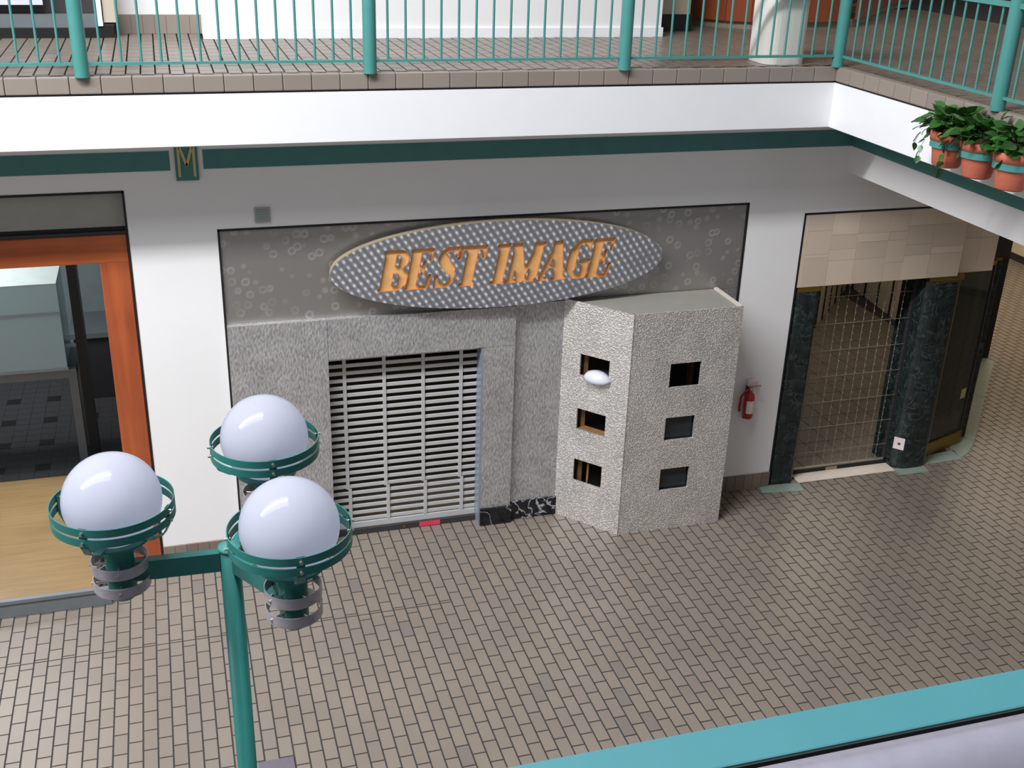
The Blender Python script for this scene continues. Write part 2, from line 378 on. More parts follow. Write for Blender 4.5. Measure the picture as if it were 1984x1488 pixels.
# dark-green band, with a gap round the letter sign
tr = MB().box(-7, -0.292, -0.006, 0, 3.649, 3.806).build('trim_1', 'dark_green_band', kind='structure')
tr = MB().box(-0.033, XG, -0.006, 0, 3.652, 3.809).build('trim_2', 'dark_green_band', kind='structure')
# thin black reveals round the openings
rv = MB()
for x0, x1, zt, ends in ((-5.8, -0.666, 3.498, 'r'), (0.037, 4.947, 3.141, 'lr'), (5.562, 8.46, 3.008, 'l')):
    rv.box(x0, x1, -0.004, 0.05, zt-0.018, zt+0.002)
    if 'l' in ends: rv.box(x0-0.002, x0+0.016, -0.004, 0.05, 0.0, zt)
    if 'r' in ends: rv.box(x1-0.016, x1+0.002, -0.004, 0.05, 0.0, zt)
rv.build('trim_3', 'black_gap', kind='structure')

# ---- upper storey slab and its white fascia
slab = MB().box(-7, 17, YF+0.03, 10, ZS+0.001, ZU-0.022).box(XR+0.03, 17, -12, YF+0.03, ZS+0.001, ZU-0.022).box(-7, 5.0, -12, -8.85, ZS, ZU).build('upper_floor', 'grout', kind='structure')
MB().box(-7, XR+0.03, YF, YF+0.03, ZS, 4.345).box(XR, XR+0.03, -12, YF, ZS, 4.345).build('wall_fascia', 'white_paint_gloss', kind='structure')
MB().box(-7, 17, YF+0.031, 10, ZS-0.012, ZS).box(XR+0.031, 17, -12, YF+0.03, ZS-0.012, ZS).build('ceiling', 'white_paint', kind='structure')
MB().box(-7, XR+0.02, YF+0.008, YF+0.03, 4.3451, 4.362).box(XR+0.008, XR+0.03, -12, YF, 4.3451, 4.362).build('trim_4', 'black_gap', kind='structure')
curb = bpy.data.objects.new('trim_5', None); COL.objects.link(curb); curb.location = (0, YF, ZU); tag(curb, kind='structure')
ct = MB().box(0.002, 0.2128, 0.0, 0.105, -0.12, 0.0, 0.007).mesh('tile', 'curb_tile')
k = 0; x = XR-0.215
while x > -4.2:
    inst(ct, 'tile', (x, YF-0.006, ZU), curb); x -= 0.2148
ct2 = MB().box(0.0, 0.105, 0.002, 0.2128, -0.12, 0.0, 0.007).mesh('tile', 'curb_tile')
y = YF-0.006
inst(MB().box(0, 0.105, 0, 0.099, -0.12, 0, 0.007).mesh('tile', 'curb_tile'), 'tile', (XR-0.006, YF-0.006, ZU), curb)
while y > -7.5:
    y -= 0.2148; inst(ct2, 'tile', (XR-0.006, y, ZU), curb)
# upper floor tiles
def skip_up(x, y):
    if y < YF+0.1 and x < XR+0.1: return True
    if y > 1.93 and x < 4.8: return True
    if y > 1.5 and 0.1 < x < 4.6: return True
    return False
cells = tile_cells(-4, 9.5, -7.0, 4.2, skip_up)
tile_field(slab, cells, ZU, 0.02, 300)

# ---- beam under the right-hand gallery
MB().box(XG, XG+0.25, -12, 0, ZB, ZS).build('wall_beam', 'white_paint', kind='structure')
MB().box(XG-0.006, XG, -12, -0.006, 3.652, 3.809).build('trim_6', 'dark_green_band', kind='structure')
MB().box(XG+0.25, 17, -12, 10, ZB+0.08, ZB+0.1).build('ceiling_1', 'beige_wall', kind='structure')
# ---- cream wall beyond the side corridor
MB().box(14.0, 14.15, -6, 10, 0.1, ZB).build('wall_right', 'cream_wall', kind='structure')
MB().box(13.98, 14.0, -6, 10, 0, 0.12).build('baseboard_right', 'dark_metal', kind='structure')
# diagonal side wall of the corner boutique
def slab_wall(name, mat, p, q, th, z0, z1, parent=None, **k):
    p = Vector(p); q = Vector(q); d = (q-p).normalized(); n = Vector((d.y, -d.x))*th
    return MB().prism([p, q, q-n, p-n], z0, z1).build(name, mat, parent, **k)
slab_wall('wall_side', 'tan_edge', (8.60, 0.69), (10.33, 2.63), 0.12, 0, ZB+0.08, kind='structure')
box('trim_7', 'black_gap', 10.30, 10.42, 2.60, 2.74, 0, ZB+0.08, kind='structure')
slab_wall('wall_side', 'beige_wall', (10.42, 2.74), (11.6, 9.9), 0.15, 0, ZB+0.08, kind='structure')

# ---- rooms behind the shopfronts
def room(name, mat, x0, x1, y0, y1, z1, th=0.05):
    MB().box(x0-th, x1+th, y1, y1+th, 0, z1).box(x0-th, x0, y0, y1, 0, z1).box(x1, x1+th, y0, y1, 0, z1).build('wall_'+name, mat, kind='structure')
    box('ceiling_'+name, mat, x0-th, x1+th, y0, y1+th, z1, z1+th, kind='structure')
room('shop', 'interior_grey', -5.75, -0.72, 0.165, 5.6, 3.6)
room('salon', 'interior_dark', 0.0, 4.95, 0.165, 4.2, 3.2)
def poly_room(name, mat, pts, z1):
    mb = MB()
    for p, q in zip(pts[:-1], pts[1:]):
        p = Vector(p); q = Vector(q); d = (q-p).normalized(); n = Vector((-d.y, d.x))*0.05; mb.prism([p, q, q+n, p+n], 0, z1)
    mb.build('wall_'+name, mat, kind='structure'); MB().prism(pts, z1, z1+0.05).build('ceiling_'+name, mat, kind='structure')
poly_room('boutique', 'interior_brown', [(5.5, 0.17), (5.5, 1.2), (10.25, 6.1), (10.3, 5.9), (9.85, 2.32), (8.3, 0.6), (7.9, 0.5)], 3.3)
box('floor_salon', 'salon_floor', 0.0, 4.95, 0.13, 4.2, -0.003, 0.0, kind='structure')
# shop floor: square dark tiles with black accents
sf = bpy.data.objects.new('floor_shop', None); COL.objects.link(sf); tag(sf, kind='structure')
box('grout_bed', 'grout', -5.75, -0.72, 0.0, 5.6, -0.0035, -0.001, sf)
tm = MB().box(0.002, 0.148, 0.002, 0.148, -0.002, 0.004).mesh('tile', 'shop_tile')
td = MB().box(0.002, 0.148, 0.002, 0.148, -0.002, 0.004).mesh('tile', 'shop_tile_dark'); rest = MB()
for i in range(33):
    for j in range(37):
        x, y = -5.7+i*0.15, 0.03+j*0.15
        dark = (i % 3 == 1 and j % 4 == 2)
        if x > -3.3 and 1.5 < y < 4.5: inst(td if dark else tm, 'tile', (x, y, 0), sf)
        else: rest.box(x+0.002, x+0.148, y+0.002, y+0.148, -0.002, 0.004)
rest.build('tile_field', 'shop_tile', sf, kind='stuff')
# boutique floor: large square tiles
bf = bpy.data.objects.new('floor_boutique', None); COL.objects.link(bf); tag(bf, kind='structure'); bf.location = (5.5, 0, 0)
MB().prism([(5.5, 0.13), (5.5, 1.2), (10.2, 6.0), (9.8, 2.3), (8.3, 0.6), (7.6, 0.2), (7.6, 0.13)], -0.0035, -0.001).build('grout_bed', 'grout', bf)
tm = MB().box(0.004, 0.301, 0.004, 0.301, -0.002, 0.006).mesh('tile', 'boutique_tile')
for i in range(15):
    for j in range(19):
        x_, y_ = 5.56+i*0.305, 0.2+j*0.305
        if y_+0.3 > 1.2+(x_-5.5)*1.03+0.1 or y_ < 0.62+(x_-8.1)*1.12 or (x_ > 7.3 and y_ < 0.5) or x_ > 9.7: continue
        inst(tm, 'tile', (x_, y_, 0), bf)

# ---- upper storey walls
MB().box(0.104, 4.56, 1.5, 1.62, ZU, 8.3).box(4.46, 4.56, 1.62, 5, ZU, 8.3).box(0.104, 0.2, 1.62, 2.0, ZU, 8.3).build('wall_upper', 'white_paint', kind='structure')
box('baseboard_upper', 'white_paint_gloss', 0.098, 4.575, 1.478, 1.5, ZU, ZU+0.09, kind='structure')
box('wall_upper_left', 'white_paint', -0.62, 0.104, 1.9, 2.0, ZU, 8.3, kind='structure')
b2 = bpy.data.objects.new('baseboard_upper_left', None); COL.objects.link(b2); b2.location = (-0.6, 1.9, ZU); tag(b2, kind='structure')
bt = MB().box(0.002, A-0.002, -0.018, -0.001, 0.0, 0.17, 0.003).mesh('brick', 'curb_tile')
for k_ in range(7): inst(bt, 'brick', (-0.62+k_*0.1035, 1.9, ZU), b2)
# dark shopfront upstairs on the left
us = thing('upper_shopfront', (-2.2, 1.6, ZU), 'dark grey shopfront with black base behind the left end of the gallery railing', 'shopfront')
box('black_base', 'black_base', -4.4, -0.66, 1.60, 1.9, ZU, ZU+0.085, us)
box('lower_panel', 'grey_frame', -4.4, -0.80, 1.64, 1.9, ZU+0.085, ZU+0.2, us)
box('dark_panel', 'dark_metal', -4.4, -0.80, 1.66, 1.9, ZU+0.2, ZU+1.6, us)
box('frame_post', 'white_paint', -0.80, -0.745, 1.6, 1.9, ZU+0.10, 7.0, us); box('frame_post', 'beige_wall', -0.735, -0.635, 1.62, 1.9, ZU+0.13, 7.0, us)
box('header', 'grey_frame', -4.4, -0.66, 1.64, 1.9, 6.6, 8.3, us)
nb = thing('notice_board', (-1.5, 1.5, 4.76), 'white notice board hung low on the dark upstairs shopfront, at top left', 'board')
box('board', 'white_plastic', -2.1, -1.215, 1.56, 1.6, 4.76, 5.3, nb, 0.004); box('picture', 'grey_frame', -2.05, -1.42, 1.552, 1.56, 4.81, 5.2, nb)
MB().box(4.58, 17, 9.0, 9.2, ZU, 8.3).build('wall_upper_back', 'beige_wall', kind='structure')
box('ceiling_upper', 'white_paint', 5.6, 17, -12, 9.2, 8.3, 8.4, kind='structure')
box('ceiling_upper_left', 'white_paint', -7, 5.6, 0.6, 9.2, 8.3, 8.4, kind='structure')
# beige column end and dark base, right of the white partition
pc = thing('clad_pier', (4.95, 2.0, ZU), 'beige upstairs pier with a black base just right of the white partition', 'pier')
box('shaft', 'beige_wall', 4.62, 5.08, 1.95, 2.3, ZU+0.17, 8.3, pc); box('base', 'black_base', 4.60, 5.10, 1.93, 2.32, ZU, ZU+0.17, pc, 0.004)
# curved wooden counter upstairs
def counter(pts, name, label, z1=1.15):
    t_ = thing(name, (pts[0][0], pts[0][1], ZU), label, 'counter')
    me = MB(); kk = MB(); tp = MB(); n = len(pts)
    for i in range(n-1):
        p = Vector(pts[i]); q = Vector(pts[i+1]); d = (q-p).normalized(); nn = Vector((-d.y, d.x))
        MB().prism([p+d*0.003, q-d*0.003, q-d*0.003+nn*0.03, p+d*0.003+nn*0.03], ZU+0.08, ZU+z1).build('panel', 'counter_wood', t_)
        kk.prism([p+nn*0.05, q+nn*0.05, q+nn*0.4, p+nn*0.4], ZU, ZU+0.08)
        tp.prism([p-nn*0.03, q-nn*0.03, q+nn*0.45, p+nn*0.45], ZU+z1, ZU+z1+0.04)
    kk.build('plinth', 'tan_edge', t_); tp.build('worktop', 'cream_wall', t_)
counter([(5.34, 2.75), (5.42, 2.4), (5.6, 2.16), (5.85, 2.04), (6.15, 2.0), (6.5, 2.0), (6.85, 2.06), (7.05, 2.12)], 'curved_counter', 'curved orange wood counter upstairs behind the white bin')
counter([(7.30, 2.26), (7.48, 2.45), (7.75, 2.72), (8.05, 3.05)], 'angled_counter', 'reddish wood counter upstairs angling back, right of the corner railing post')
counter([(8.12, 3.2), (8.45, 3.55), (8.8, 3.9), (9.2, 4.25), (9.6, 4.5)], 'far_counter', 'farthest dark wood counter upstairs at the top right')

def rnd(x0, x1, y0, y1, r, n=5):
    out = [(x1, y1), (x0, y1)]
    out += [(x0+r-r*math.cos(a), y0+r-r*math.sin(a)) for a in [PI/2*i/n for i in range(n+1)]]
    out += [(x1-r+r*math.sin(a), y0+r-r*math.cos(a)) for a in [PI/2*i/n for i in range(n+1)]]
    return out
# white bin behind railing
wbn = thing('bin', (4.86, -0.30, ZU), 'white rounded bin behind the railing near the gallery corner', 'bin')
MB().prism(rnd(4.70, 5.09, -0.46, -0.12, 0.12, 6), ZU, ZU+0.56).build('body', 'cloth_white', wbn)
MB().prism(rnd(4.67, 5.12, -0.49, -0.09, 0.14, 6), ZU+0.56, ZU+0.68).build('lid', 'cloth_white', wbn)
MB().box(4.98, 5.10, -0.40, -0.2, ZU+0.6801, ZU+0.74, 0.01).build('lid_knob', 'black_plastic', wbn)

# ================================================================== RAILINGS
def railing(name, P, Q, n_bays, label, mat='rail_teal', post_r=0.052, skip_first=False, first_off=0.0, spacing=2.1, height=0.95, hand='silver_tube', pos=None):
    P = Vector(P); Q = Vector(Q); d = (Q-P).normalized(); L = (Q-P).length
    t_ = thing(name, (P.x, P.y, ZU), label, 'railing')
    base = P
    pm = MB().rod((0, 0, 0), (0, 0, height), post_r, 16).mesh('post', mat)
    bm_ = MB().rod((0, 0, 0.09), (0, 0, 0.70), 0.0095, 6).mesh('baluster', mat)
    pos = pos or [k*spacing for k in range(n_bays+1)]
    for k in range(n_bays+1):
        c = base+d*pos[k]
        if not (skip_first and k == 0): inst(pm, 'post', (c.x, c.y, ZU), t_)
        if k < n_bays:
            for j in range(1, 15):
                e = base+d*(pos[k]+(pos[k+1]-pos[k])*j/15); inst(bm_, 'baluster', (e.x, e.y, ZU), t_)
    E_ = base+d*pos[-1]
    for nm, z, hh, ww in (('bottom_rail', 0.082, 0.02, 0.014), ('top_rail', 0.685, 0.035, 0.022)):
        n = Vector((-d.y, d.x))*ww/1.0
        MB().prism([base-n, E_-n, E_+n, base+n], ZU+z, ZU+z+hh).build(nm, mat, t_)
    MB().rod((base.x, base.y, ZU+height+0.02), (E_.x, E_.y, ZU+height+0.02), 0.03, 16).build('handrail', hand, t_, label='silver tubular handrail')
    return t_
railing('gallery_railing', (5.30, -0.60), (-7, -0.60), 5, 'long teal railing with thin balusters along the far gallery edge', pos=[0, 1.98, 4.065, 6.135, 8.2, 10.3])
railing('gallery_railing', (5.31, -0.665), (5.31, -7), 3, 'teal railing running toward the viewer along the right gallery edge', skip_first=True, spacing=2.0)
# near railing below the lens
nr = thing('gallery_railing', (0.0, -8.8, ZU), 'light teal railing with broad silver handrail in the near bottom right corner', 'railing')
box('top_rail', 'near_teal', -3.0, 3.0, -8.755, -8.712, 5.165, 5.20, nr, 0.002)
box('shade_strip', 'black_gap', -3.0, 3.0, -8.7565, -8.7551, 5.165, 5.1985, nr)  # black strip painting the shade on the rail's near face
MB().rod((-3.0, -8.902, 5.302), (3.0, -8.902, 5.302), 0.031, 40).build('handrail', 'silver_tube', nr, label='brushed silver tubular handrail')
box('bottom_rail', 'near_teal', -3.0, 3.0, -8.745, -8.722, 4.56, 4.58, nr)
for xx in (-2.9, -0.8, 1.3, 2.9): MB().rod((xx, -8.90, ZU), (xx, -8.90, 5.29), 0.03, 16).build('post', 'near_teal', nr)
bm_ = MB().rod((0, 0, 0.09), (0, 0, 0.70), 0.0095, 6).mesh('baluster', 'near_teal')
for k in range(36): inst(bm_, 'baluster', (-2.75+k*0.15, -8.733, ZU), nr)

# ================================================================== LETTER SIGN AND VENT
ls = thing('letter_sign', (-0.16, -0.01, 3.55), 'dark green plate with gold letter M on the green band', 'sign')
box('plate', 'dark_green_band', -0.252, -0.073, -0.03, -0.001, 3.567, 3.90, ls, 0.003)
lm = MB()
def stroke(m_, a, b, wd, y0, y1):
    a = Vector(a); b = Vector(b); d = (b-a).normalized(); n = Vector((-d.y, d.x))*wd/2
    q = [a-n, b-n, b+n, a+n]; v = [(p.x, y0, p.y) for p in q]+[(p.x, y1, p.y) for p in q]
    m_.add(v, [(0, 1, 2, 3), (7, 6, 5, 4), (0, 4, 5, 1), (1, 5, 6, 2), (2, 6, 7, 3), (3, 7, 4, 0)])
for a, b in (((-0.222, 3.60), (-0.222, 3.87)), ((-0.104, 3.60), (-0.104, 3.87)), ((-0.218, 3.865), (-0.163, 3.69)), ((-0.108, 3.865), (-0.163, 3.69))): stroke(lm, a, b, 0.021, -0.038, -0.03)
lm.build('letter', 'gold_letter', ls)
vg = thing('wall_speaker', (0.41, -0.01, 3.2), 'small square grey speaker grille on the wall above the metal storefront', 'speaker')
box('frame', 'grey_panel', 0.345, 0.473, -0.018, -0.001, 3.186, 3.314, vg, 0.004)
for k in range(5): box('slat', 'interior_grey', 0.358, 0.46, -0.023, -0.018, 3.203+k*0.021, 3.212+k*0.021, vg)

# ================================================================== METAL STOREFRONT
sf_ = thing('metal_storefront', (2.4, 0.0, 0.0), 'silver metal clad storefront with swirled header beneath the gallery', 'storefront')
MB().box(0.053, 2.49, 0.012, 0.03, 2.29, 3.123).build('header_panel', 'swirl_metal', sf_)
MB().box(2.494, 4.93, 0.012, 0.03, 2.29, 3.123).build('header_panel', 'swirl_metal', sf_)
MB().box(4.5, 4.93, 0.012, 0.03, 0, 2.288).build('side_panel', 'swirl_metal', sf_)
MB().box(0.053, 0.905, -0.05, 0.10, 0.0, 2.29).build('portal_leg', 'hammered_metal', sf_)
MB().box(0.908, 2.645, -0.05, 0.10, 1.905, 2.29).build('portal_lintel', 'hammered_metal', sf_)
MB().box(2.345, 2.645, -0.05, 0.10, 0.19, 1.902).build('portal_leg', 'hammered_metal', sf_)
MB().box(2.648, 3.14, 0.0, 0.03, 0.2, 2.289).build('wall_panel', 'hammered_metal', sf_)
MB().box(2.336, 2.655, -0.075, 0.10, 0.0, 0.19, 0.004).build('marble_base', 'black_marble', sf_, label='black white-veined marble base')
MB().box(2.657, 3.14, -0.02, 0.03, 0.0, 0.2, 0.003).build('marble_base', 'black_marble', sf_, label='black white-veined marble base')
MB().box(2.322, 2.344, -0.045, 0.13, 0.0, 1.903).build('jamb', 'pale_blue_metal', sf_)
# roller shutter
sh = thing('roller_shutter', (1.6, 0.1, 0.0), 'closed grey open-slat roller shutter of the metal storefront', 'shutter')
sm = MB().box(0, 1.41, 0, 0.014, 0, 0.036, 0.004).mesh('slat', 'shutter_grey')
for k in range(24):
    z = 0.135+k*0.0738; inst(sm, 'slat', (0.912, 0.093, z), sh)
for xx in (1.062, 1.429, 1.797, 2.162):
    MB().box(xx-0.016, xx+0.016, 0.084, 0.0929, 0.50, 1.9).box(xx+0.004, xx+0.036, 0.084, 0.0929, 0.13, 0.50).build('link_strip', 'shutter_grey', sh)
box('bottom_bar', 'shutter_grey', 0.912, 2.322, 0.085, 0.115, 0.062, 0.125, sh, 0.004)
box('floor_rail', 'dark_metal', 0.912, 2.322, 0.06, 0.12, 0.004, 0.06, sh)
MB().rod((1.60, 0.06, 0.03), (1.60, 0.052, 0.03), 0.014, 12).build('lock', 'brass', sh)
box('sticker', 'red_sticker', 1.75, 1.96, 0.056, 0.0599, 0.008, 0.055, sh, label='red warning sticker')
MB().rod((0.9, 0.3, 2.1), (2.35, 0.3, 2.1), 0.12, 24).build('roller', 'dark_metal', sh)

# ------------------------------------------------------------------ oval sign with cut-out letters
def seg_d(X, Z, a, b):
    ax, az = a; bx, bz = b; dx, dz = bx-ax, bz-az; L2 = dx*dx+dz*dz+1e-12
    t_ = np.clip(((X-ax)*dx+(Z-az)*dz)/L2, 0, 1)
    return np.hypot(X-ax-t_*dx, Z-az-t_*dz)
def glyph(ch):
    """strokes (polyline, half width) in a unit-high box, x scaled by the letter width later"""
    S = []; H = 0.115; T = 0.055
    if ch == 'B':
        S = [([(.2, .08), (.2, .92)], H), ([(.02, .05), (.35, .05)], .05), ([(.02, .95), (.35, .95)], .05),
             ([(.2, .95), (.55, .94), (.7, .85), (.72, .73), (.65, .6), (.5, .53), (.25, .53)], .065), ([(.72, .8), (.72, .7)], .09),
             ([(.25, .52), (.55, .5), (.74, .42), (.8, .28), (.74, .13), (.55, .05), (.2, .05)], .065), ([(.78, .34), (.78, .22)], .10)]
    elif ch == 'E':
        S = [([(.2, .08), (.2, .92)], H), ([(.02, .05), (.85, .05)], .05), ([(.02, .95), (.85, .95)], .05),
             ([(.84, .95), (.86, .72)], .045), ([(.84, .05), (.92, .32)], .05), ([(.25, .52), (.58, .52)], .05), ([(.6, .66), (.6, .38)], .045)]
    elif ch == 'S':
        S = [([(.88, .78), (.84, .96)], .05), ([(.86, .9), (.66, .95), (.45, .95), (.25, .88), (.16, .75), (.22, .62), (.45, .52), (.7, .42), (.82, .3), (.78, .15), (.6, .05), (.38, .04), (.18, .1)], .062),
             ([(.3, .72), (.45, .56), (.68, .44)], .11), ([(.10, .28), (.16, .04)], .055)]
    elif ch == 'T':
        S = [([(.5, .08), (.5, .92)], H), ([(.04, .95), (.96, .95)], .055), ([(.05, .95), (.03, .72)], .05), ([(.95, .95), (.97, .72)], .05), ([(.28, .05), (.72, .05)], .05)]
    elif ch == 'I':
        S = [([(.5, .05), (.5, .95)], .12), ([(.12, .05), (.88, .05)], .05), ([(.12, .95), (.88, .95)], .05)]
    elif ch == 'M':
        S = [([(.16, .05), (.16, .95)], .06), ([(.83, .05), (.83, .95)], .105), ([(.2, .92), (.47, .12)], .10), ([(.5, .12), (.8, .9)], .05),
             ([(.02, .05), (.3, .05)], .05), ([(.66, .05), (.98, .05)], .05), ([(.02, .95), (.26, .95)], .05), ([(.76, .95), (.98, .95)], .05)]
    elif ch == 'A':
        S = [([(.14, .05), (.5, .92)], .055), ([(.52, .92), (.8, .05)], .105), ([(.3, .36), (.68, .36)], .045), ([(.0, .05), (.3, .05)], .05), ([(.6, .05), (1.0, .05)], .05)]
    elif ch == 'G':
        S = [([(.86, .76), (.84, .96)], .05), ([(.84, .88), (.66, .95), (.5, .95), (.3, .88), (.16, .7), (.12, .5), (.16, .28), (.3, .1), (.5, .04), (.68, .06), (.8, .14)], .062),
             ([(.2, .7), (.17, .5), (.2, .3)], .115), ([(.8, .1), (.8, .42)], .09), ([(.6, .44), (.98, .44)], .05)]
    return [(pl, hw*1.2 if hw > 0.08 else hw*1.08) for pl, hw in S]
def letter_loops(ch, xl, xr, z0, h, shear):
    """closed outlines of one letter by marching squares over its distance field"""
    wd = xr-xl; S = glyph(ch); nx, nz = 84, 76
    xs = np.linspace(-0.14, 1.2, nx); zs = np.linspace(-0.06, 1.06, nz)
    GX, GZ = np.meshgrid(xs, zs, indexing='ij'); asp = wd/h
    D = np.full(GX.shape, 9.0)
    for pl, hw in S:
        for a, b in zip(pl[:-1], pl[1:]): D = np.minimum(D, seg_d(GX*asp, GZ, (a[0]*asp, a[1]), (b[0]*asp, b[1]))-hw*(0.9 if asp < 0.6 else 1.0))
    D = np.maximum(D, np.maximum(-GZ, GZ-1))
    D[0, :] = D[-1, :] = 1; D[:, 0] = D[:, -1] = 1
    nxt = {}
    def key(i, j, e): return (i, j, e)      # e 0: edge along x, 1: edge along z
    def pt(k):
        i, j, e = k; a = D[i, j]; b = D[i+1, j] if e == 0 else D[i, j+1]; t_ = a/(a-b)
        t_ = min(max(t_, 0.02), 0.98)
        return (xs[i]+(t_*(xs[1]-xs[0]) if e == 0 else 0), zs[j]+(t_*(zs[1]-zs[0]) if e == 1 else 0))
    for i in range(nx-1):
        for j in range(nz-1):
            c = (D[i, j] < 0)*1+(D[i+1, j] < 0)*2+(D[i+1, j+1] < 0)*4+(D[i, j+1] < 0)*8
            Bt, R_, Tp, L_ = key(i, j, 0), key(i+1, j, 1), key(i, j+1, 0), key(i, j, 1)
            for a, b in {1: [(L_, Bt)], 2: [(Bt, R_)], 3: [(L_, R_)], 4: [(R_, Tp)], 5: [(L_, Bt), (R_, Tp)], 6: [(Bt, Tp)], 7: [(L_, Tp)], 8: [(Tp, L_)], 9: [(Tp, Bt)], 10: [(Bt, R_), (Tp, L_)], 11: [(Tp, R_)], 12: [(R_, L_)], 13: [(R_, Bt)], 14: [(Bt, L_)]}.get(c, []): nxt[a] = b
    loops = []
    while nxt:
        s0, b = nxt.popitem(); lp = [s0]
        while b != s0 and b in nxt: lp.append(b); b = nxt.pop(b)
        if len(lp) < 8: continue
        P = [pt(k) for k in lp]
        P = [P[i] for i in range(0, len(P), 2)]
        loops.append([(xl+x*wd+shear*z*h, z0+z*h) for x, z in P])
    return loops
def fill(loops):
    """triangles covering the area inside an odd number of the closed loops"""
    vs = []; es = []
    for l in loops:
        o = len(vs); n = len(l); vs += [Vector(q) for q in l]; es += [(o+i, o+(i+1) % n) for i in range(n)]
    V, _, F, _, _, _ = delaunay_2d_cdt(vs, es, [], 0, 1e-6)
    segs = np.array([(a[0], a[1], b[0], b[1]) for l in loops for a, b in zip(l, l[1:]+l[:1])]); out = []
    for f in F:
        cx = sum(V[i].x for i in f)/3; cz = sum(V[i].y for i in f)/3
        m_ = (segs[:, 1] > cz) != (segs[:, 3] > cz)
        q = segs[m_]; xi = q[:, 0]+(cz-q[:, 1])/(q[:, 3]-q[:, 1])*(q[:, 2]-q[:, 0])
        if np.count_nonzero(xi > cx) % 2: out.append(tuple(f))
    return [(v.x, v.y) for v in V], out
def area2(lp): return sum(a[0]*b[1]-b[0]*a[1] for a, b in zip(lp, lp[1:]+lp[:1]))/2
ov = thing('oval_sign', (2.48, -0.1, 2.33), 'oval quilted silver sign with orange cut-out letters reading BEST IMAGE', 'sign')
EC = (2.485, 2.725); ER = (1.545, 0.40); YS = -0.13
ell = [(EC[0]+ER[0]*math.cos(2*PI*i/140), EC[1]+ER[1]*math.sin(2*PI*i/140)) for i in range(140)]
face_loops = [ell]; islands = []
# letter name, left and right of its foot, in metres along the sign
for ch, xl, xr in (('B', 1.355, 1.60), ('E', 1.59, 1.80), ('S', 1.825, 2.03), ('T', 2.02, 2.255), ('I', 2.355, 2.50), ('M', 2.49, 2.80), ('A', 2.785, 3.06), ('G', 3.06, 3.275), ('E', 3.285, 3.49)):
    loops = letter_loops(ch, xl, xr, 2.545, 0.372, 0.20)
    outer = max(loops, key=lambda l: abs(area2(l))); inner = [l for l in loops if l is not outer]
    face_loops.append(outer); islands += inner
    mb = MB(); yb = YS+0.026
    for lp in loops:
        n = len(lp); mb.add([(x, YS-0.0005, z) for x, z in lp]+[(x, yb, z) for x, z in lp], [(i, (i+1) % n, n+(i+1) % n, n+i) for i in range(n)])
    flat, tri = fill([outer]+inner)
    o = MB().add([(x, yb, z) for x, z in flat], tri).build('letter', 'orange_backing', ov, label='orange cut-out letter '+ch)
    mb.build('letter_edge', 'orange_side', o)
fp = MB()
flat, tri = fill(face_loops+islands)
fp.add([(x, YS, z) for x, z in flat], tri)
fp.build('face_plate', 'sign_metal', ov)
n = len(ell); rim = MB().add([(x, YS+0.0005, z) for x, z in ell]+[(x, YS+0.075, z) for x, z in ell], [(i, (i+1) % n, n+(i+1) % n, n+i) for i in range(n)]); rim.build('rim', 'tan_edge', ov)
MB().add([(x, YS+0.07, z) for x, z in ell], [tuple(range(n))]).build('back_plate', 'tan_edge', ov)
for xx in (1.4, 2.5, 3.6): MB().rod((xx, YS+0.07, 2.72), (xx, 0.012, 2.72), 0.02, 10).build('standoff', 'dark_metal', ov)

# ------------------------------------------------------------------ angled kiosk
ki = thing('display_kiosk', (3.9, -0.3, 0.0), 'embossed silver display kiosk with six small rectangular windows, against the metal storefront', 'kiosk')
KL, KC, KR = Vector((3.135, 0.0)), Vector((3.605, -0.55)), Vector((4.705, -0.55)); KH = 2.31
def holed_panel(name, mat, P, Q, z0, z1, holes, th, parent):
    """vertical sheet from P to Q with rectangular windows cut right through it"""
    d = (Q-P); L = d.length; d = d/L; n = Vector((-d.y, d.x))*th     # thickness goes inward
    ss = sorted({0, L, *[h for a in holes for h in a[:2]]}); zs = sorted({z0, z1, *[h for a in holes for h in a[2:]]})
    mb = MB(); inh = lambda s, z: any(a[0] < s < a[1] and a[2] < z < a[3] for a in holes)
    W = lambda s, z, k: (P.x+d.x*s+n.x*k, P.y+d.y*s+n.y*k, z)
    for s0, s1 in zip(ss[:-1], ss[1:]):
        for a, b in zip(zs[:-1], zs[1:]):
            if inh((s0+s1)/2, (a+b)/2): continue
            for k in (0, 1): mb.add([W(s0, a, k), W(s1, a, k), W(s1, b, k), W(s0, b, k)], [(0, 1, 2, 3)])
    for s0, s1, a, b in list(holes)+[(0, L, z0, z1)]:
        q = [(s0, a), (s1, a), (s1, b), (s0, b)]
        for i in range(4):
            (sa, za), (sb, zb) = q[i], q[(i+1) % 4]; mb.add([W(sa, za, 0), W(sb, zb, 0), W(sb, zb, 1), W(sa, za, 1)], [(0, 1, 2, 3)])
    return mb.build(name, mat, parent)
hl = [(0.20, 0.512, 1.585, 1.803), (0.198, 0.510, 1.014, 1.236), (0.195, 0.506, 0.450, 0.688)]
holed_panel('left_panel', 'kiosk_metal', KL, KC, 0.001, KH, hl, 0.02, ki)
hf = [(0.412, 0.726, 1.547, 1.790), (0.412, 0.718, 0.988, 1.231), (0.408, 0.714, 0.441, 0.678)]
holed_panel('front_panel', 'kiosk_metal', KC, KR, 0.001, KH, hf, 0.02, ki)
MB().box(4.685, 4.705, -0.548, 0.01, 0.001, KH).build('right_panel', 'kiosk_metal', ki)
MB().prism([(3.16, 0.0), (3.615, -0.527), (4.684, -0.527), (4.684, 0.0)], KH-0.05, KH-0.012).build('top_panel', 'kiosk_top', ki)
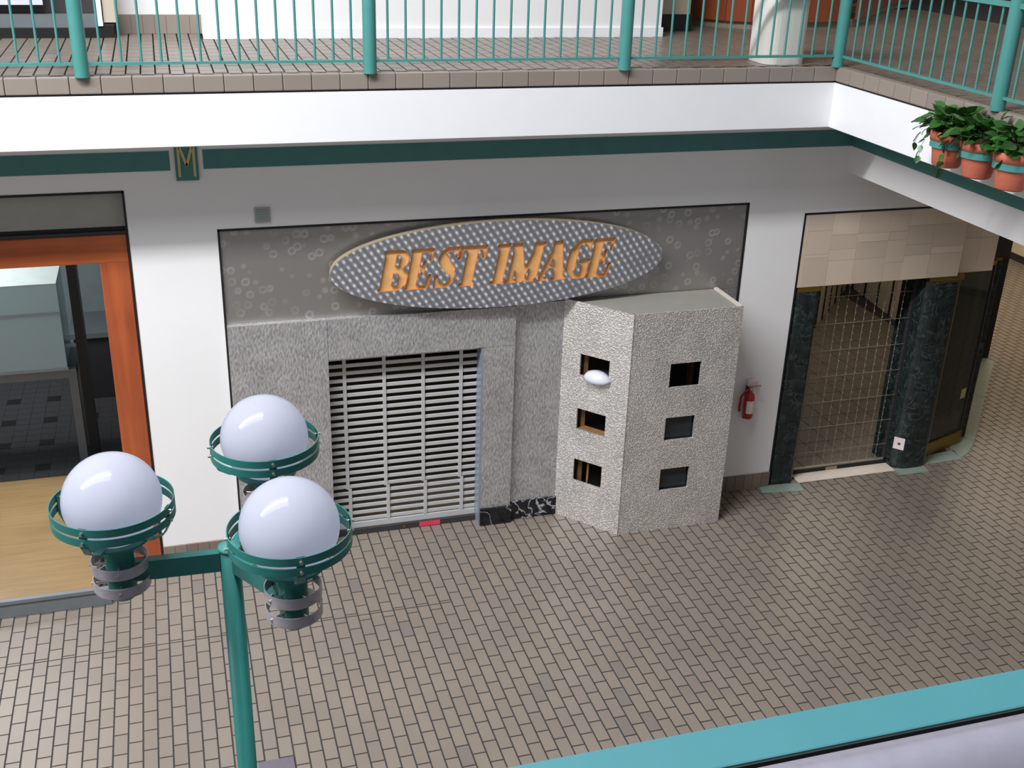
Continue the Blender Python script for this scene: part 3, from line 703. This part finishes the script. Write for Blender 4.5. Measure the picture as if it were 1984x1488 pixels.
MB().box(4.668, 4.7045, -0.54, 0.0, KH-0.0119, KH+0.004).build('top_trim', 'pale_ledge', ki)
MB().rod((3.606, -0.552, 0.001), (3.606, -0.552, KH), 0.005, 8).build('corner_bead', 'kiosk_metal', ki)
box('inner_back', 'interior_dark', 3.2, 4.68, -0.03, -0.01, 0.01, 2.2, ki)
for zz in (0.995, 0.43): box('dark_pane', 'dark_pane', 3.98, 4.36, -0.505, -0.50, zz-0.02, zz+0.27, ki)
for xx in (3.33, 3.86, 4.45): box('stud', 'stud_wood', xx, xx+0.04, -0.10, -0.035, 0.01, 2.2, ki)
MB().prism([(3.28, -0.14), (3.60, -0.50), (3.66, -0.44), (3.36, -0.08)], 0.985, 1.012).build('shelf', 'stud_wood', ki, label='raw wood shelf edge')
MB().prism([(3.28, -0.14), (3.60, -0.50), (3.9, -0.3), (3.5, -0.05)], 1.55, 1.58).build('shelf', 'interior_dark', ki)
for a, b in (((3.50, -0.30, 0.40), (3.75, -0.12, 0.75)), ((3.40, -0.18, 0.38), (3.42, -0.15, 0.8)), ((3.58, -0.38, 0.36), (3.70, -0.26, 0.78))):
    MB().rod(a, b, 0.012, 6).build('stick', 'stud_wood', ki)
dm = MB(); ax_ = Vector((3.135+0.65*0.36+0.02, 0-0.76*0.36+0.0, 0))
dm.lathe([(0.001, 0.095), (0.06, 0.088), (0.11, 0.065), (0.14, 0.03), (0.15, 0.0), (0.001, -0.012)], (0, 0, 0), 28)
dome = dm.build('white_dome', 'white_plastic', label='white domed object poking out of the kiosk top left window', cat='dome')
dome.location = (3.390, -0.300, 1.585); dome.rotation_euler = (0.12, 0, math.atan2(-0.55, 0.47)); dome.scale = (0.95, 0.6, 0.95)

# ------------------------------------------------------------------ fire extinguisher
fe = thing('fire_extinguisher', (5.16, -0.08, 0.88), 'red fire extinguisher with white label hung on the wall right of the kiosk', 'fire extinguisher')
MB().lathe([(0.001, 0.0), (0.04, 0.004), (0.05, 0.02), (0.05, 0.24), (0.04, 0.275), (0.018, 0.295), (0.018, 0.315), (0.001, 0.315)], (5.165, -0.085, 0.89), 24).build('cylinder', 'red_paint', fe)
MB().lathe([(0.0515, 0.07), (0.0515, 0.21)], (5.165, -0.085, 0.89), 14, a0=-2.6, a1=-0.5).build('label', 'white_label', fe)
box('valve', 'bolt_metal', 5.15, 5.18, -0.10, -0.07, 1.205, 1.235, fe, 0.003)
MB().rod((5.15, -0.085, 1.245), (5.255, -0.12, 1.262), 0.009, 8).build('handle', 'tan_edge', fe)
MB().tube([(5.15, -0.09, 1.22), (5.09, -0.10, 1.20), (5.062, -0.09, 1.14), (5.060, -0.08, 1.02), (5.066, -0.075, 0.98)], [0.010, 0.010, 0.012, 0.014, 0.016], 8).build('hose', 'red_paint', fe)
box('bracket', 'white_label', 5.14, 5.25, -0.07, -0.002, 1.24, 1.30, fe, 0.004)
box('back_strap', 'dark_metal', 5.15, 5.18, -0.035, -0.002, 0.86, 1.24, fe)

# ================================================================== LEFT SHOP
lf = thing('wooden_shopfront', (-2.5, 0.05, 0.0), 'orange-brown wooden shopfront frame at the left edge', 'shopfront')
box('header_panel', 'grey_panel', -5.8, -0.685, 0.075, 0.10, 3.19, 3.478, lf)
box('shadow_gap', 'black_gap', -5.8, -0.685, 0.08, 0.12, 3.155, 3.189, lf)
box('cornice', 'dark_metal', -5.8, -0.685, 0.055, 0.15, 3.128, 3.154, lf)
box('lintel', 'cherry_wood', -5.8, -0.686, 0.03, 0.14, 2.897, 3.127, lf, 0.004)
box('post', 'cherry_wood_vertical', -0.915, -0.686, 0.03, 0.14, 0.0, 2.8965, lf, 0.004)
box('post', 'cherry_wood_vertical', -5.8, -5.57, 0.03, 0.14, 0.0, 2.8965, lf, 0.004)
dp = thing('display_platform', (-2.6, 0.5, 0.0), 'low platform topped with pale bamboo boards projecting from the left shop', 'platform')
for k in range(12):
    y0 = -0.53+k*0.18; box('board', 'bamboo_board', -4.8, -1.235, y0, y0+0.1785, 0.15, 0.17, dp)
box('edge_frame', 'grey_frame', -4.8, -1.10, -0.575, -0.531, 0.14, 0.172, dp)
box('fascia', 'grey_frame', -4.8, -1.115, -0.565, -0.54, 0.004, 0.1399, dp); box('side', 'dark_metal', -1.234, -1.205, -0.53, 1.63, 0.004, 0.168, dp)
box('carcass', 'interior_dark', -4.8, -1.236, -0.535, 1.63, 0.004, 0.149, dp)
box('corner_block', 'dark_metal', -1.205, -1.12, -0.5305, -0.44, 0.004, 0.12, dp)
dc = thing('glass_display_case', (-2.0, 1.9, 0.0), 'grey framed glass display case inside the left shop behind the platform', 'display case')
x0, x1, y0, y1 = -3.9, -1.47, 1.98, 2.62; zt = 2.10; zb = 1.22
box('top_panel', 'case_top', x0, x1, y0, y1, zt, zt+0.014, dc)
box('glass_pane', 'case_glass', x0, x1, y0, y0+0.008, zb, zt-0.001, dc, label='greenish front glass pane'); box('glass_pane', 'case_glass', x1-0.008, x1, y0+0.009, y1, zb, zt-0.001, dc)
box('glass_shelf', 'pale_blue_metal', x0+0.01, x1-0.01, y0-0.006, y0+0.0, 1.80, 1.822, dc); box('shelf', 'case_glass', x0+0.02, x1-0.02, y0+0.02, y1-0.05, 1.795, 1.805, dc)
box('front_rail', 'pale_blue_metal', x0, x1+0.01, y0-0.008, y0-0.0005, zb-0.03, zb, dc)
box('back_panel', 'interior_grey', x0, x1, y1-0.008, y1, zb, zt-0.001, dc)
box('table_frame', 'grey_frame', x0, x1+0.08, y0, y1+0.1, zb-0.12, zb-0.03, dc)
for xa, ya in ((x1-0.0, y0), (x1-0.0, y1-0.0), (x0, y0), (x0, y1)): box('leg', 'grey_frame', xa, xa+0.08, ya, ya+0.08, 0.005, zb-0.1201, dc)
bp = box('black_post', 'black_gap', -1.36, -1.27, 2.0, 2.2, 0.005, 3.59, label='black vertical post inside the left shop right of the display case', cat='post')
sc_ = thing('service_counter', (-1.2, 4.2, 0), 'dark counter with pale top inside the left shop beside the wooden post', 'counter')
box('body', 'dark_metal', -1.56, -0.8, 3.9, 4.6, 0.005, 0.80, sc_); box('worktop', 'grey_frame', -1.6, -0.8, 3.85, 4.62, 0.8, 0.86, sc_)

# ================================================================== CORNER BOUTIQUE (right)
bo = thing('stone_header', (6.6, 0.0, 2.24), 'cream travertine header slabs above the corner shop entrance', 'header')
random.seed(3)
x = 5.582; cols = []
for wd in (0.045, 0.27, 0.30, 0.36, 0.22, 0.31, 0.385): cols.append((x, x+wd)); x += wd
for i, (xa, xb) in enumerate(cols):
    zc = [2.245, 2.245+random.choice((0.2, 0.26, 0.3)), 2.62+random.choice((-0.04, 0.0, 0.06)), 2.80+random.choice((-0.03, 0.02)), 2.99] if i else [2.245, 2.99]
    for a, b in zip(zc[:-1], zc[1:]): MB().box(xa+0.001, xb-0.001, 0.0-random.random()*0.002, 0.05, a+0.001, b-0.001).build('slab', 'travertine', bo)
for a, b in ((2.245, 2.62), (2.62, 2.99)):
    for xa, xb in ((7.48, 7.74), (7.74, 7.97)): MB().box(xa+0.001, xb-0.001, 0.085, 0.13, a+0.001, b-0.001).build('slab', 'travertine', bo)
box('core', 'interior_dark', 5.60, 7.474, 0.051, 0.30, 2.26, 2.99, bo); box('core', 'interior_dark', 7.48, 7.97, 0.131, 0.45, 2.26, 2.99, bo)
def pillar(name, pts, z1, label, nb=6):
    cx = sum(q[0] for q in pts)/len(pts); cy = sum(q[1] for q in pts)/len(pts)
    t_ = thing(name, (cx, cy, 0), label, 'pillar'); h = (z1-0.004)/nb
    me = MB().prism([(x_-cx, y_-cy) for x_, y_ in pts], 0.0015, h-0.0015).mesh('marble_block', 'green_marble')
    for k in range(nb): inst(me, 'marble_block', (cx, cy, 0.004+k*h), t_)
    return t_
p1 = pillar('marble_pillar', rnd(5.585, 5.875, 0.0, 0.16, 0.05), 2.19, 'dark green marble pillar left of the wire grille entrance')
box('brass_cap', 'brass', 5.60, 5.87, 0.004, 0.15, 2.191, 2.243, p1)
p2 = pillar('marble_pillar', rnd(7.13, 7.60, -0.02, 0.42, 0.16, 6), 2.19, 'broad rounded dark marble pillar bearing a small white notice')
box('brass_cap', 'brass', 7.16, 7.585, 0.02, 0.4, 2.191, 2.243, p2)
p3 = pillar('marble_pillar', [(8.30, 0.54), (8.46, 0.52), (8.585, 0.66), (8.42, 0.78)], 2.19, 'narrow black marble pillar at the far right shop corner')
MB().prism([(8.30, 0.54), (8.46, 0.52), (8.585, 0.66), (8.42, 0.78)], 2.191, 2.25).build('brass_cap', 'brass', p3); MB().prism([(8.30, 0.54), (8.46, 0.52), (8.585, 0.66), (8.42, 0.78)], 2.251, 3.45).build('upper_shaft', 'black_marble', p3)
no = thing('notice', (7.2, -0.02, 0.22), 'small white paper notice taped low on the rounded marble pillar', 'notice')
na = Vector((7.13+0.16-0.16*math.cos(0.35), -0.02+0.16-0.16*math.sin(0.35))); nb_ = Vector((7.13+0.16-0.16*math.cos(1.1), -0.02+0.16-0.16*math.sin(1.1)))
dd = (nb_-na).normalized(); nn = Vector((dd.y, -dd.x))*0.006
MB().prism([na+nn*2.2, nb_+nn*2.2, nb_+nn*1.4, na+nn*1.4], 0.235, 0.375).build('sheet', 'white_label', no)
mid = (na+nb_)/2; MB().prism([mid-dd*0.012+nn*2.6, mid+dd*0.016+nn*2.6, mid+dd*0.016+nn*2.21, mid-dd*0.012+nn*2.21], 0.29, 0.315).build('print', 'dark_metal', no)
# wire grille
gr = thing('wire_grille', (6.5, 0.17, 0), 'closed wire mesh roll-down grille between the marble pillars', 'grille')
rm = MB().rod((0, 0, 0.05), (0, 0, 2.245), 0.0028, 5).mesh('wire', 'grille_wire')
for k in range(11): inst(rm, 'wire', (5.93+0.055+k*0.112, 0.175, 0), gr)
hm = MB().rod((0, 0, 0), (1.25, 0, 0), 0.0030, 5).mesh('cross_wire', 'grille_wire')
for k in range(7): inst(hm, 'cross_wire', (5.88, 0.169, 0.25+k*0.30), gr)
lk = MB()
for k in range(11):
    for j in range(28): lk.rod((5.985+k*0.112, 0.168, 0.08+j*0.077), (5.985+k*0.112, 0.168, 0.095+j*0.077), 0.006, 5)
lk.build('wire_links', 'grille_wire', gr, kind='stuff')
box('bottom_bar', 'grille_wire', 5.88, 7.13, 0.16, 0.185, 0.052, 0.07, gr); box('floor_channel', 'black_gap', 5.88, 7.13, 0.15, 0.2, 0.004, 0.051, gr)
box('lock_plate', 'tan_edge', 6.36, 6.5, 0.145, 0.1499, 0.006, 0.05, gr)
for xx in (5.88, 7.10): box('guide_rail', 'dark_metal', xx, xx+0.03, 0.16, 0.2, 0.004, 2.245, gr)
# threshold and border slabs in the paving
th = thing('threshold', (6.5, 0.05, 0), 'cream tile threshold in front of the wire grille', 'threshold')
for k in range(5): MB().box(5.925+k*0.242, 5.925+(k+1)*0.242-0.004, -0.035, 0.148, 0.0005, 0.012, 0.002).build('tile', 'threshold_tile', th)
bd = thing('floor_border', (7.5, 0.0, 0), 'pale green stone border let into the paving round the corner shop', 'border')
for pts in ([(5.43, -0.14), (5.90, -0.2), (5.93, -0.04), (5.585, -0.001), (5.46, -0.001)], [(7.135, -0.001), (7.14, -0.14), (7.50, -0.14), (7.52, 0.02), (7.62, 0.1), (7.58, 0.2)],
            [(7.52, 0.02), (8.07, 0.03), (8.10, 0.25), (7.62, 0.19)], [(8.08, 0.06), (8.26, 0.17), (8.49, 0.38), (8.46, 0.518), (8.30, 0.535), (8.08, 0.28)],
            [(8.495, 0.385), (9.45, 1.42), (9.37, 1.54), (8.465, 0.52)], [(9.455, 1.425), (10.42, 2.47), (10.34, 2.62), (9.375, 1.545)]):
    MB().prism(pts, 0.0005, 0.006).build('slab', 'green_border_tile', bd)
# glass door bay
gd = thing('glass_bay', (8.0, 0.25, 0), 'dark glass shop bay with brass kick plate beside the rounded pillar', 'shop window')
gp = [(7.60, 0.17), (8.30, 0.42)]
def strip(name, mat, z0, z1, off, parent, s0=0.0, s1=1.0, th=0.02, **k):
    p = Vector(gp[0]); q = Vector(gp[1]); a = p+(q-p)*s0; b = p+(q-p)*s1; d = (q-p).normalized(); n = Vector((d.y, -d.x))
    return MB().prism([a+n*off, b+n*off, b+n*(off-th), a+n*(off-th)], z0, z1).build(name, mat, parent, **k)
strip('kick_plate', 'brass', 0.008, 0.15, 0.02, gd); strip('sill', 'brass', 0.15, 0.17, 0.02, gd, th=0.12)
strip('glass_pane', 'door_glass', 0.171, 2.19, 0.0, gd, 0.02, 0.96, 0.008); strip('frame_post', 'dark_metal', 0.171, 2.19, 0.012, gd, 0.965, 1.0)
strip('head_rail', 'brass', 2.191, 2.243, 0.012, gd, 0, 1.0, 0.1)
strip('reflection_box', 'travertine', 0.171, 0.36, -0.05, gd, 0.0, 0.98, 0.25)  # pale box added to paint the tan reflection low in the glass
strip('divider', 'dark_metal', 0.4, 2.19, -0.02, gd, 0.62, 0.65)
strip('inner_panel', 'interior_dark', 0.361, 2.24, -0.31, gd, -0.1, 1.05, 0.02)
strip('sticker', 'gold_letter', 0.60, 0.72, 0.0035, gd, 0.78, 0.9, 0.003, label='small yellow sticker')
box('wall_boutique_head', 'interior_dark', 7.97, 8.46, 0.42, 0.47, 2.26, 3.45, kind='structure')
# interior: pale window wall with black mullions
iw = thing('interior_window_wall', (8.3, 4.0, 0), 'pale interior partition with thin black mullions seen through the wire grille', 'partition')
IA, IB, IC = Vector((7.6, 3.15)), Vector((10.2, 5.8)), Vector((9.75, 2.35))
for nm, p, q in (('panel', IA, IB), ('panel', IB, IC)):
    d = (q-p).normalized(); n_ = Vector((-d.y, d.x))*0.08
    MB().prism([p, q, q+n_, p+n_], 0.01, 3.2).build(nm, 'beige_wall', iw)
    L = (q-p).length; k = 0.15
    while k < L-0.1:
        c = p+d*k; e = c+d*0.025; f = -n_.normalized()*0.02
        MB().prism([c, e, e+f, c+f], 0.01, 3.2).build('mullion', 'black_gap', iw); k += 0.42
# floor cover plate
box('cover_plate', 'floor_plate', -0.07, 0.18, -3.10, -2.845, 0.0005, 0.006, label='square dark grey plate set in the paving beside the lamp post', cat='plate')

# ================================================================== LAMP POST
lamp = thing('globe_lamp_post', (-0.205, -5.30, 0), 'teal lamp post carrying three white globe lights on arms', 'lamp post')
PX, PY = -0.205, -5.30
MB().lathe([(0.001, 0.0), (0.11, 0.0), (0.11, 0.02), (0.06, 0.05), (0.042, 0.08), (0.042, 3.325), (0.001, 3.325)], (PX, PY, 0), 32).build('pole', 'teal_paint', lamp)
MB().lathe([(0.045, 3.326), (0.045, 3.338), (0.001, 3.342)], (PX, PY, 0), 24).build('cap', 'rail_teal', lamp)
right2 = Vector((RT.x, RT.y)).normalized(); tow = Vector((right2.y, -right2.x))     # picture right / toward viewer on the floor plane
for gi, (gx, gy, ang0) in enumerate(((-0.627, -5.284, 100), (-0.010, -4.876, 70), (0.011, -5.642, 70))):
    G = Vector((gx, gy)); P = Vector((PX, PY)); d = (P-G).normalized(); n = Vector((-d.y, d.x))*0.02
    a = G+d*0.05; b = P-d*0.04
    MB().prism([a-n, b-n, b+n, a+n], 3.232, 3.318).build('arm', 'teal_paint', lamp)
    zc = 3.6; R = 0.187
    gl = MB(); prof = [(0.001 if i == 0 else R*math.sin(PI*i/32), R*math.cos(PI*i/32)) for i in range(0, 29)]
    gl.lathe(prof, (gx, gy, zc), 48).build('globe', 'globe_acrylic', lamp, label='glossy white globe')
    hold = MB().lathe([(0.001, 3.160), (0.046, 3.160)], (gx, gy, 0), 32).lathe([(0.046, 3.160), (0.056, 3.18)], (gx, gy, 0), 32).lathe([(0.056, 3.18), (0.056, 3.40)], (gx, gy, 0), 32).lathe([(0.056, 3.40), (0.075, 3.425), (0.13, 3.432)], (gx, gy, 0), 32).lathe([(0.13, 3.432), (0.13, 3.442)], (gx, gy, 0), 32).lathe([(0.13, 3.442), (0.001, 3.446)], (gx, gy, 0), 32).build('holder', 'teal_paint', lamp)
    for z0 in (3.30, 3.215):
        MB().band(0.110, 0.004, z0-0.004, z0+0.042, (gx, gy, 0), 48).build('metal_band', 'chrome_dull', lamp, label='dull metal band')
        bt_ = MB()
        for k in range(3):
            an = math.atan2(d.y, d.x)+PI*0.5+k*PI*0.5; bt_.rod((gx+0.05*math.cos(an), gy+0.05*math.sin(an), z0+0.017), (gx+0.116*math.cos(an), gy+0.116*math.sin(an), z0+0.017), 0.006, 8)
        bt_.build('band_pins', 'bolt_metal', hold, kind='stuff')
    for z0 in (3.568, 3.525):
        MB().band(0.232, 0.0035, z0, z0+0.033, (gx, gy, 0), 72).build('hoop', 'teal_paint', lamp)
    for k in range(4):
        an = math.radians(ang0+90*k); dv = right2*math.cos(an)+tow*math.sin(an); pv = Vector((-dv.y, dv.x))
        st = MB(); path = [(0.226, 3.600), (0.226, 3.515), (0.205, 3.475), (0.16, 3.448), (0.10, 3.442)]; ww = 0.016
        vs = []
        for r_, z_ in path:
            for s_ in (-1, 1):
                for rr in (0.0, 0.0035): c_ = G+dv*(r_-rr)+pv*ww*s_; vs.append((c_.x, c_.y, z_))
        fs = []
        for i in range(len(path)-1):
            o_ = i*4; fs += [(o_, o_+2, o_+6, o_+4), (o_+1, o_+5, o_+7, o_+3), (o_, o_+4, o_+5, o_+1), (o_+2, o_+3, o_+7, o_+6)]
        st.add(vs, fs); so = st.build('strap', 'teal_paint', lamp)
        for z_ in (3.584, 3.541):
            c0 = G+dv*0.232; c1 = G+dv*0.243; c2 = G+dv*0.218
            MB().rod((c2.x, c2.y, z_), (c1.x, c1.y, z_), 0.0065, 10).build('bolt', 'bolt_metal', so)

# ================================================================== POTTED PLANTS
def leaf_mesh(name, seed):
    r = random.Random(seed); vs = []; fs = []; n = 7; L = 0.075; W_ = 0.030
    for i in range(n):
        t_ = i/(n-1); wd = W_*math.sin(PI*min(1, t_*0.92+0.08))**0.8*(1.25-0.55*t_) if 0 < i < n-1 else 0.001
        y_ = t_*L; z_ = -0.02*t_*t_+0.004
        vs += [(-wd, y_-0.006*(1-t_), z_+0.006), (0, y_, z_), (wd, y_-0.006*(1-t_), z_+0.006)]
    for i in range(n-1):
        o = i*3; fs += [(o, o+1, o+4, o+3), (o+1, o+2, o+5, o+4)]
    return MB().add(vs, fs, True).mesh(name, 'ivy_leaf')
LM = [leaf_mesh('leaf', s_) for s_ in range(2)]
def plant(cy, idx, label_pot, label_ring, seed, n_leaf, vines):
    r = random.Random(seed); cx = 5.138
    br = thing('pot_hanger', (XR, cy, 4.15), label_ring, 'pot hanger', 'teal pot hangers on the right gallery edge')
    MB().band(0.138, 0.005, 4.185, 4.232, (cx, cy, 0), 48).build('ring', 'rail_teal', br)
    box('arm', 'rail_teal', cx+0.134, XR, cy-0.02, cy+0.02, 4.19, 4.225, br)
    p = thing('potted_ivy', (cx, cy, 4.03), label_pot, 'potted plant', 'ivy pots hung on the right gallery edge')
    MB().lathe([(0.001, 4.045), (0.092, 4.045), (0.100, 4.055), (0.126, 4.225)], (cx, cy, 0), 40).lathe([(0.126, 4.2325), (0.142, 4.2325), (0.147, 4.30), (0.134, 4.30), (0.128, 4.26), (0.001, 4.26)], (cx, cy, 0), 40).build('pot', 'terracotta', p)
    MB().lathe([(0.001, 4.272), (0.128, 4.268)], (cx, cy, 0), 20).build('soil', 'soil', p)
    stems = MB()
    def leaf(pos, out, sc):
        o = inst(r.choice(LM), 'leaf', pos, p); d = Vector(out).normalized()
        q = d.to_track_quat('Y', 'Z'); e = q.to_euler(); o.rotation_euler = (e.x+r.uniform(-.4, .4), e.y+r.uniform(-.6, .6), e.z+r.uniform(-.4, .4)); o.scale = (sc,)*3
    for i in range(n_leaf):
        a = r.uniform(0, 2*PI); el = r.uniform(0.0, 1.1); rr = r.uniform(0.06, 0.21)
        out = Vector((math.cos(a)*math.cos(el), math.sin(a)*math.cos(el), math.sin(el)))
        pos = Vector((cx, cy, 4.30))+Vector((out.x*rr*0.9, out.y*rr*1.15, out.z*rr*0.85))
        if pos.x > XR-0.06: pos.x = XR-0.06; out.x = -abs(out.x)
        if i % 2 == 0: stems.tube([(cx+out.x*0.02, cy+out.y*0.02, 4.26), (cx+out.x*rr*0.6, cy+out.y*rr*0.8, 4.30+out.z*rr*0.6), pos], 0.0018, 4)
        out.z -= 0.35; leaf(pos, out, r.uniform(0.9, 1.5))
    for pts in vines:
        P_ = [Vector((cx+a, cy+b*1.15, 4.27+c)) for a, b, c in pts]; stems.tube(P_, 0.0016, 4)
        for q0, q1 in zip(P_[:-1], P_[1:]):
            for k in range(2): pos = q0.lerp(q1, (k+0.6)/2); leaf(pos, (r.uniform(-1, 0.1), r.uniform(-0.6, 0.9), -0.9), r.uniform(0.6, 0.95))
    stems.build('stems', 'leaf_stem', p)
plant(-2.45, 0, 'leftmost of the three terracotta ivy pots, its vines trailing left over the white fascia', 'teal ring hanger round the leftmost ivy pot', 11, 112,
      [[(0, 0.08, 0.03), (-0.05, 0.17, 0.02), (-0.07, 0.24, -0.05), (-0.07, 0.28, -0.14)], [(-0.05, 0.05, 0.03), (-0.12, 0.1, -0.03), (-0.13, 0.14, -0.13), (-0.13, 0.13, -0.20)], [(-0.03, -0.06, 0.03), (-0.12, -0.1, -0.03), (-0.13, -0.11, -0.14), (-0.13, -0.10, -0.24)]])
plant(-2.79, 1, 'middle one of the three terracotta ivy pots', 'teal ring hanger round the middle ivy pot', 23, 112, [[(-0.04, 0.0, 0.03), (-0.12, 0.03, 0.0), (-0.13, 0.04, -0.08)]])
plant(-3.14, 2, 'rightmost of the three terracotta ivy pots, cut off by the photo edge', 'teal ring hanger round the rightmost ivy pot', 37, 112, [[(-0.04, -0.02, 0.03), (-0.12, -0.03, 0.0), (-0.13, -0.04, -0.06)]])
